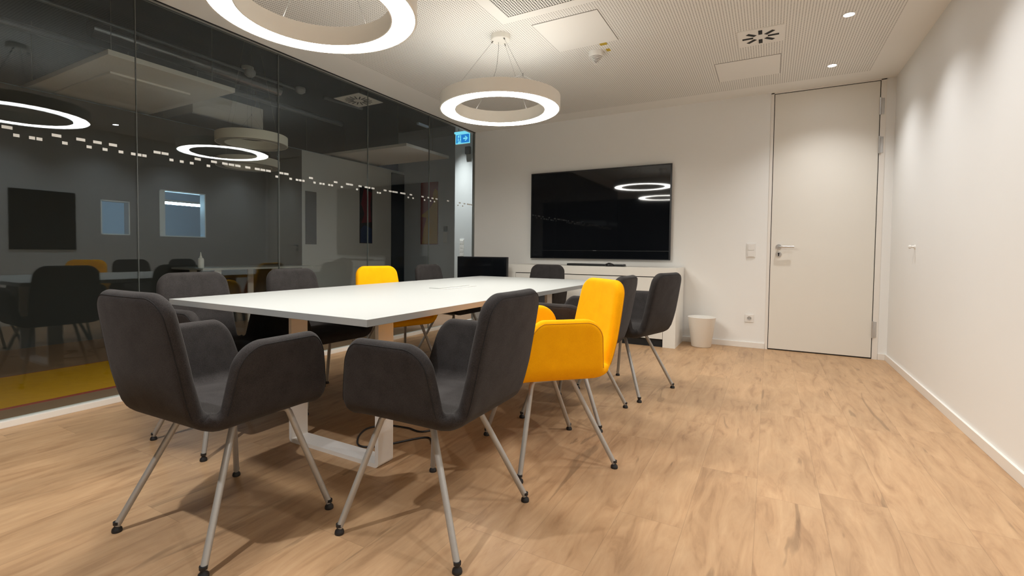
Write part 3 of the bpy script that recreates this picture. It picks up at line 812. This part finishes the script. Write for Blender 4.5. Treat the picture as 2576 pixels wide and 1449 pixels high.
# opposite wall with two openings
OX = -2.75
bm = bmesh.new()
holes = [(2.50, 2.78, 1.137, 1.52), (3.094, 3.645, 1.135, 1.70)]
ys = [-3.0, 2.50, 2.78, 3.094, 3.645, 9.0]
box_bm(bm, (OX - 0.1, -3.0, -0.012), (OX, 2.50, 2.55)); box_bm(bm, (OX - 0.1, 2.78, -0.012), (OX, 3.094, 2.55)); box_bm(bm, (OX - 0.1, 3.645, -0.012), (OX, 5.15, 2.55))
for a, b, c, d in holes:
    box_bm(bm, (OX - 0.1, a, -0.012), (OX, b, c)); box_bm(bm, (OX - 0.1, a, d), (OX, b, 2.55))
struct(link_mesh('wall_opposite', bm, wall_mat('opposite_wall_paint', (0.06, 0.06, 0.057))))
struct(box('wall_opposite_far', (OX - 0.1, 5.15, -0.012), (OX, 7.6, 2.55), M_CORRWALL))
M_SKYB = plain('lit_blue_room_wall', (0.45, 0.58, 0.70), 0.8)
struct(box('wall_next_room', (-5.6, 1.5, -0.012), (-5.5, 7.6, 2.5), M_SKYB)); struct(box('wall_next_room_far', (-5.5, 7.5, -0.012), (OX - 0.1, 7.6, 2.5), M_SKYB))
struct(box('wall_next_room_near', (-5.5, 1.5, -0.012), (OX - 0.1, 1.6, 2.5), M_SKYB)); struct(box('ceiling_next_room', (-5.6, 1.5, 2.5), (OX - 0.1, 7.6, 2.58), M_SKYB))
for i, (a, b, c, d) in enumerate(holes):
    bm = bmesh.new()
    for q in (((OX - 0.1, a, c), (OX + 0.006, a + 0.012, d)), ((OX - 0.1, b - 0.012, c), (OX + 0.006, b, d)), ((OX - 0.1, a, c), (OX + 0.006, b, c + 0.012)), ((OX - 0.1, a, d - 0.012), (OX + 0.006, b, d))): box_bm(bm, *q)
    if i == 1: box_bm(bm, (OX - 0.09, a + 0.012, c), (OX - 0.02, a + 0.075, d))
    struct(link_mesh('window_%d' % (10 + i), bm, plain('blue_white_frame_%d' % i, (0.6, 0.7, 0.78), 0.5)))
tl = empty('tube_lamp', (-3.4, 3.74, 1.60)); tag(tl, 'bluish white tube lamp glowing in the room across the corridor', 'tube lamp')
tube('tube', [(0, -0.45, 0), (0, 0.46, 0)], 0.016, emis('blue_white_tube', (0.50, 0.80, 1.0), 36.0), tl)
bm = bmesh.new(); box_bm(bm, (-0.02, -0.47, 0.016), (0.02, 0.48, 0.045), 0.003); link_mesh('batten', bm, M_FRAMEW, tl)
tube('suspension', [(0, -0.3, 0.04), (0, -0.3, 0.90)], 0.004, M_STEEL, tl); tube('suspension', [(0, 0.3, 0.04), (0, 0.3, 0.90)], 0.004, M_STEEL, tl)
dk = empty('side_screen', (WR - 0.001, 2.60, 1.345)); tag(dk, 'dark glossy screen on the right hand wall, seen only mirrored in the glass', 'television')
box('housing', (-0.012, -0.34, -0.385), (0.0, 0.34, 0.385), M_BLKPL, dk, bev=0.003)
box('screen', (-0.0135, -0.33, -0.375), (-0.011, 0.33, 0.375), plain('dark_mirror_screen', (0.004, 0.005, 0.007), 0.0, noise=0, spec=1.0), dk)
# bottle and small things on a ledge across the corridor
ct = empty('corridor_table', (-2.34, 3.95, -0.012)); tag(ct, 'narrow white table against the wall beyond the glass, below the lit window', 'table')
box('tabletop', (-0.33, -0.77, 0.752), (0.34, 0.77, 0.777), M_TABLE, ct, bev=0.001)
for yy in (-0.55, 0.22):
    bm = bmesh.new(); box_bm(bm, (-0.27, yy - 0.04, 0.0), (0.27, yy + 0.04, 0.02)); box_bm(bm, (-0.27, yy - 0.04, 0.02), (-0.25, yy + 0.04, 0.752)); box_bm(bm, (0.25, yy - 0.04, 0.02), (0.27, yy + 0.04, 0.752))
    link_mesh('leg_frame', bm, M_FRAMEW, ct)
bt = empty('squeeze_bottle', (-2.18, 3.26, 0.765)); tag(bt, 'small white pointed squeeze bottle standing on the table beyond the glass', 'bottle')
bm = bmesh.new(); lathe_bm(bm, [(0, 0), (0.030, 0), (0.033, 0.006), (0.033, 0.095), (0.026, 0.115), (0.012, 0.122), (0, 0.122)], 24); link_mesh('body', bm, M_PLASTIC, bt, smooth=True, angle=45)
bm = bmesh.new(); lathe_bm(bm, [(0.014, 0.121), (0.014, 0.135), (0.009, 0.140), (0.003, 0.185), (0, 0.186)], 20); link_mesh('nozzle', bm, M_PLASTIC, bt, smooth=True, angle=45)

# rug strip along the glass
rg = empty('corridor_rug', (-0.93, 0.3, -0.012)); tag(rg, 'mustard yellow rug strip with red edges on the corridor floor beyond the glass', 'rug')
box('pile', (-0.475, -2.6, 0.0), (0.485, 2.05, 0.008), M_RUG, rg)
bm = bmesh.new(); box_bm(bm, (-0.497, -2.62, 0.0), (-0.475, 2.07, 0.007)); box_bm(bm, (0.485, -2.62, 0.0), (0.505, 2.07, 0.007)); box_bm(bm, (-0.475, 2.05, 0.0), (0.485, 2.07, 0.007))
link_mesh('binding', bm, M_RUGEDGE, rg)

# hanging acoustic panels
def ac_panel(x0, x1, y0, y1, z, label, inset):
    r = empty('acoustic_panel', ((x0 + x1) / 2, (y0 + y1) / 2, z)); tag(r, label, 'acoustic panel', 'acoustic panels hanging in the corridor')
    a, b = (x1 - x0) / 2, (y1 - y0) / 2
    box('board', (-a, -b, 0), (a, b, 0.045), M_PANEL, r, bev=0.004)
    if inset: box('raised_field', (-a * 0.78, -b * 0.66, -0.02), (a * 0.60, b * 0.62, 0.0), M_PANEL, r, bev=0.006)
    for sx in (-0.8, 0.8):
        for sy in (-0.8, 0.8): tube('hanger', [(a * sx, b * sy, 0.045), (a * sx, b * sy, CH - z)], 0.003, M_STEEL, r, seg=6)
ac_panel(-3.35, -1.19, 1.96, 3.07, 2.6, 'large square grey acoustic panel with a raised field hanging beyond the glass', True)
ac_panel(-3.9, -1.245, 5.86, 7.0, 2.6, 'flat grey acoustic panel hanging at the far end of the corridor', False)
swirl('air_diffuser', (-0.96, 4.575, 2.90), 0.43, 16, 'square grey swirl diffuser with many slots hanging in the dark corridor ceiling', 'air vent', M_PANEL, ang0=0.1, inner=0.30, outer=0.78, narrow=0.035)
dcx = box('diffuser_duct_box', (-1.12, 4.42, 2.901), (-0.80, 4.73, CH), M_BLKPL); tag(dcx, 'black box duct above the corridor swirl diffuser', 'duct')
du = empty('ventilation_duct', (-1.74, 0, 2.98)); tag(du, 'long round metal ventilation duct running under the dark corridor ceiling', 'duct')
bm = bmesh.new(); tube_bm(bm, [(0, 2.05, 0), (0, 3.99, 0)], 0.085, 28); link_mesh('duct_pipe', bm, M_GALV, du, smooth=True, angle=40)
for y in (2.42, 2.95, 3.45):
    bm = bmesh.new(); tube_bm(bm, [(0, y - 0.01, 0), (0, y + 0.01, 0)], 0.089, 28); link_mesh('clamp', bm, M_GALV, du, smooth=True, angle=40)
pp = tube('ceiling_pipe', [(-1.385, 1.2, 2.93), (-1.385, 4.10, 2.93)], 0.016, M_DPIPE); tag(pp, 'thin straight pipe beside the round duct under the corridor ceiling', 'pipe', 'thin pipes under the corridor ceiling')
pp = tube('ceiling_pipe', [(-1.42, 4.42, 2.96), (-1.34, 5.02, 2.96)], 0.020, M_DPIPE); tag(pp, 'short thin pipe near the swirl diffuser under the corridor ceiling', 'pipe', 'thin pipes under the corridor ceiling')
pp = tube('ceiling_pipe', [(-2.35, 0.3, 3.0), (-2.35, 5.6, 3.0)], 0.035, M_DPIPE); tag(pp, 'thicker dark pipe furthest from the glass under the corridor ceiling', 'pipe', 'thin pipes under the corridor ceiling')
for (x, y, l) in ((-1.33, 3.33, 'round grey sensor dome on the thin pipe above the duct, nearer the camera'), (-1.315, 3.975, 'round grey sensor dome on the thin pipe, farther along the corridor')):
    bm = bmesh.new(); lathe_bm(bm, [(0, 0.05), (0.055, 0.05), (0.06, 0.03), (0.052, 0.0), (0.03, -0.018), (0, -0.024)], 28, center=(x, y, 2.885))
    tag(link_mesh('sensor_dome', bm, plain('dull_dome', (0.3, 0.3, 0.3), 0.5), None, smooth=True, angle=50), l, 'sensor', 'sensor domes in the corridor')
bx = empty('duct_housing', (-2.95, 3.96, 2.69)); tag(bx, 'pale rectangular duct housing under the corridor ceiling behind the acoustic panel', 'duct')
bm = bmesh.new(); box_bm(bm, (-0.45, -0.49, 0), (0.25, 0.49, 0.30), 0.004); link_mesh('casing', bm, M_PANEL, bx)
bm = bmesh.new(); box_bm(bm, (-0.47, -0.51, -0.008), (0.27, 0.51, 0.006)); link_mesh('flange', bm, M_ALU, bx)
for sx, sy in ((-0.4, -0.4), (0.2, -0.4), (-0.4, 0.4), (0.2, 0.4)): tube('hanger', [(sx, sy, 0.30), (sx, sy, CH - 2.69)], 0.004, M_STEEL, bx, seg=6)
# unlit ring lamps
ring_lamp('ring_lamp', (-1.24, 3.29, 2.117), 'unlit grey ring lamp hanging beyond the glass, the one nearest the glass', False, CH, 'unlit ring lamps beyond the glass', R=0.77)
ring_lamp('ring_lamp', (-2.3, 3.95, 2.06), 'unlit grey ring lamp hanging beyond the glass, just below and behind the nearest', False, CH, 'unlit ring lamps beyond the glass', R=0.82)
# unseen spot, added to brighten the pale corner wall
downlight(6.24, 'unseen recessed spot added in the corridor ceiling to brighten the pale corner wall', x=-0.66, watts=260, size=50, z=CH, blend=0.9)
# strip light under the corridor ceiling (off)
sl = box('ceiling_strip', (-1.03 - 0.02, 5.86, 2.90), (-1.03 + 0.02, 6.12, 2.93), plain('pale_strip', (0.35, 0.42, 0.5), 0.4)); tag(sl, 'short pale strip fitting under the corridor ceiling near the exit sign', 'strip fitting')

# posters
def poster(name, a, b, axis, bands, label, shapes=None):
    """framed sheet; bands: list of (fraction, colour) from the top; shapes: extra flat polygons"""
    r = empty(name, a); tag(r, label, 'wall art')
    return r
M_PR = plain('poster_red', (0.16, 0.012, 0.02), 0.6); M_PB = plain('poster_blue', (0.012, 0.03, 0.10), 0.6); M_PY = plain('poster_yellow', (0.42, 0.26, 0.015), 0.6); M_PD = plain('poster_dark', (0.02, 0.018, 0.02), 0.6); M_PDR = plain('poster_deep_red', (0.22, 0.04, 0.05), 0.6)
p1 = empty('wall_poster', (OX, 6.54, 1.63)); tag(p1, 'narrow dark red and blue poster on the wall opposite the glass', 'poster')
box('sheet', (0.0, -0.155, -0.51), (0.012, 0.155, 0.51), M_PD, p1)
bm = bmesh.new(); prism_bm(bm, [(-0.12, -0.15), (0.13, -0.12), (0.10, 0.20), (0.14, 0.42), (-0.06, 0.47), (-0.13, 0.2), (-0.05, 0.02)], 0.0, 0.002, Matrix(((0, 0, 1, 0.0125), (1, 0, 0, 0), (0, 1, 0, 0), (0, 0, 0, 1)))); link_mesh('red_shape', bm, M_PR, p1)
bm = bmesh.new(); prism_bm(bm, [(-0.145, -0.50), (0.145, -0.50), (0.14, -0.24), (-0.05, -0.18), (-0.14, -0.26)], 0.0, 0.002, Matrix(((0, 0, 1, 0.0125), (1, 0, 0, 0), (0, 1, 0, 0), (0, 0, 0, 1)))); link_mesh('blue_shape', bm, M_PB, p1)
p2 = empty('wall_poster', (-2.11, 7.6, 1.72)); tag(p2, 'red poster with a yellow figure-like shape on the corridor end wall', 'poster')
box('sheet', (-0.205, -0.012, -0.60), (0.205, 0.0, 0.60), M_PDR, p2)
bm = bmesh.new(); prism_bm(bm, [(-0.17, -0.59), (0.20, -0.59), (0.20, 0.42), (0.14, 0.47), (0.09, 0.38), (0.10, 0.2), (0.0, 0.08), (-0.17, -0.02), (-0.18, -0.06), (-0.06, -0.09), (-0.13, -0.3)], 0, 0.002, Matrix(((1, 0, 0, 0), (0, 0, -1, -0.0125), (0, 1, 0, 0), (0, 0, 0, 1)))); link_mesh('yellow_shape', bm, M_PY, p2)
p3 = empty('wall_poster', (OX, 5.318, 1.50)); tag(p3, 'narrow plain grey poster on the wall opposite, beside the mirrored door edge', 'poster')
box('sheet', (0.0, -0.105, -0.42), (0.012, 0.105, 0.42), plain('poster_grey', (0.04, 0.04, 0.042), 0.6), p3)
dd = empty('door_2', (OX, 7.42, 0)); struct(dd)
box('door_leaf', (0.0, -0.20, -0.012), (0.02, 0.17, 2.50), plain('dark_door', (0.012, 0.02, 0.03), 0.4), dd)
hd = empty('key_box', (-1.72, 7.6, 1.32)); tag(hd, 'small grey box with a dark window on the corridor end wall beside the red poster', 'wall box')
box('case', (-0.045, -0.03, -0.17), (0.045, 0, 0.04), plain('key_box_grey', (0.5, 0.52, 0.54), 0.5), hd, bev=0.004); box('window', (-0.035, -0.032, 0.045), (0.035, 0, 0.145), M_BLACK, hd)
s2 = empty('light_switch', (-0.700, 6.60, 1.04)); tag(s2, 'tall white switch and socket strip on the pale corridor corner wall', 'light switch')
box('frame_plate', (-0.04, -0.010, -0.145), (0.04, 0, 0.145), M_PLASTIC, s2, bev=0.002)
for z in (-0.096, -0.032, 0.032, 0.096): box('rocker', (-0.029, -0.015, z - 0.028), (0.029, -0.009, z + 0.028), M_PLASTIC, s2, bev=0.002)
# exit sign
M_EB = emis('sign_blue_light', (0.0, 0.24, 0.80), 0.42); M_EW = emis('sign_white_light', (0.22, 0.80, 1.0), 0.50)
ES = empty('exit_sign', (-0.372, 6.10, 2.665)); tag(ES, 'glowing blue exit sign with running figure and arrow beyond the glass corner', 'exit sign')
hw, hh = 0.128, 0.075
box('housing', (-hw, 0.0, -hh), (hw, 0.03, hh), M_PLASTIC, ES, bev=0.003)
box('top_light_bar', (-hw - 0.006, -0.03, hh), (hw + 0.006, 0.045, hh + 0.028), M_EW, ES, bev=0.003)
box('white_border', (-hw, -0.003, -hh), (hw, 0.0, hh), M_EW, ES)
def exbm(polys): 
    bm = bmesh.new()
    for p in polys: prism_bm(bm, p, 0, 0.001, EXM)
    return bm
EXM = Matrix(((1, 0, 0, 0), (0, 0, -1, -0.0032), (0, 1, 0, 0), (0, 0, 0, 1)))
link_mesh('blue_field', exbm([[(-hw + 0.014, -hh + 0.014), (hw - 0.014, -hh + 0.014), (hw - 0.014, hh - 0.014), (-hw + 0.014, hh - 0.014)]]), M_EB, ES)
EXM = Matrix(((1, 0, 0, 0), (0, 0, -1, -0.0046), (0, 1, 0, 0), (0, 0, 0, 1)))
link_mesh('doorway_pictogram', exbm([[(-0.088, -0.061), (-0.028, -0.061), (-0.028, 0.052), (-0.088, 0.052)]]), M_EW, ES)
link_mesh('arrow_pictogram', exbm([[(0.010, -0.011), (0.058, -0.011), (0.036, -0.036), (0.056, -0.036), (0.092, 0.0), (0.056, 0.036), (0.036, 0.036), (0.058, 0.011), (0.010, 0.011)]]), M_EW, ES)
EXM = Matrix(((1, 0, 0, 0), (0, 0, -1, -0.0060), (0, 1, 0, 0), (0, 0, 0, 1)))
head = [(-0.050 + 0.009 * math.cos(2 * PI * k / 14), 0.036 + 0.009 * math.sin(2 * PI * k / 14)) for k in range(14)]
link_mesh('running_figure', exbm([head, [(-0.068, 0.022), (-0.048, 0.024), (-0.050, -0.012), (-0.066, -0.010)], [(-0.068, 0.022), (-0.084, 0.004), (-0.079, 0.0), (-0.064, 0.012)], [(-0.050, 0.022), (-0.034, 0.006), (-0.038, 0.001), (-0.052, 0.012)],
    [(-0.056, -0.010), (-0.040, -0.022), (-0.038, -0.050), (-0.047, -0.050), (-0.049, -0.027), (-0.062, -0.014)], [(-0.066, -0.008), (-0.074, -0.034), (-0.090, -0.036), (-0.090, -0.045), (-0.067, -0.043), (-0.056, -0.012)]]), M_EB, ES)
tube('hanger', [(-0.08, 0.012, hh + 0.02), (-0.08, 0.012, CH - 2.665)], 0.005, M_STEEL, ES); tube('hanger', [(0.08, 0.012, hh + 0.02), (0.08, 0.012, CH - 2.665)], 0.005, M_STEEL, ES)
wsn = empty('wall_sensor', (-0.585, 6.60, 2.60)); tag(wsn, 'small dark wall sensor on the pale corridor corner below the exit sign', 'sensor')
bm = bmesh.new(); box_bm(bm, (-0.045, -0.05, -0.06), (0.045, 0, 0.06), 0.012); link_mesh('case', bm, M_BLKPL, wsn, smooth=True, angle=40)
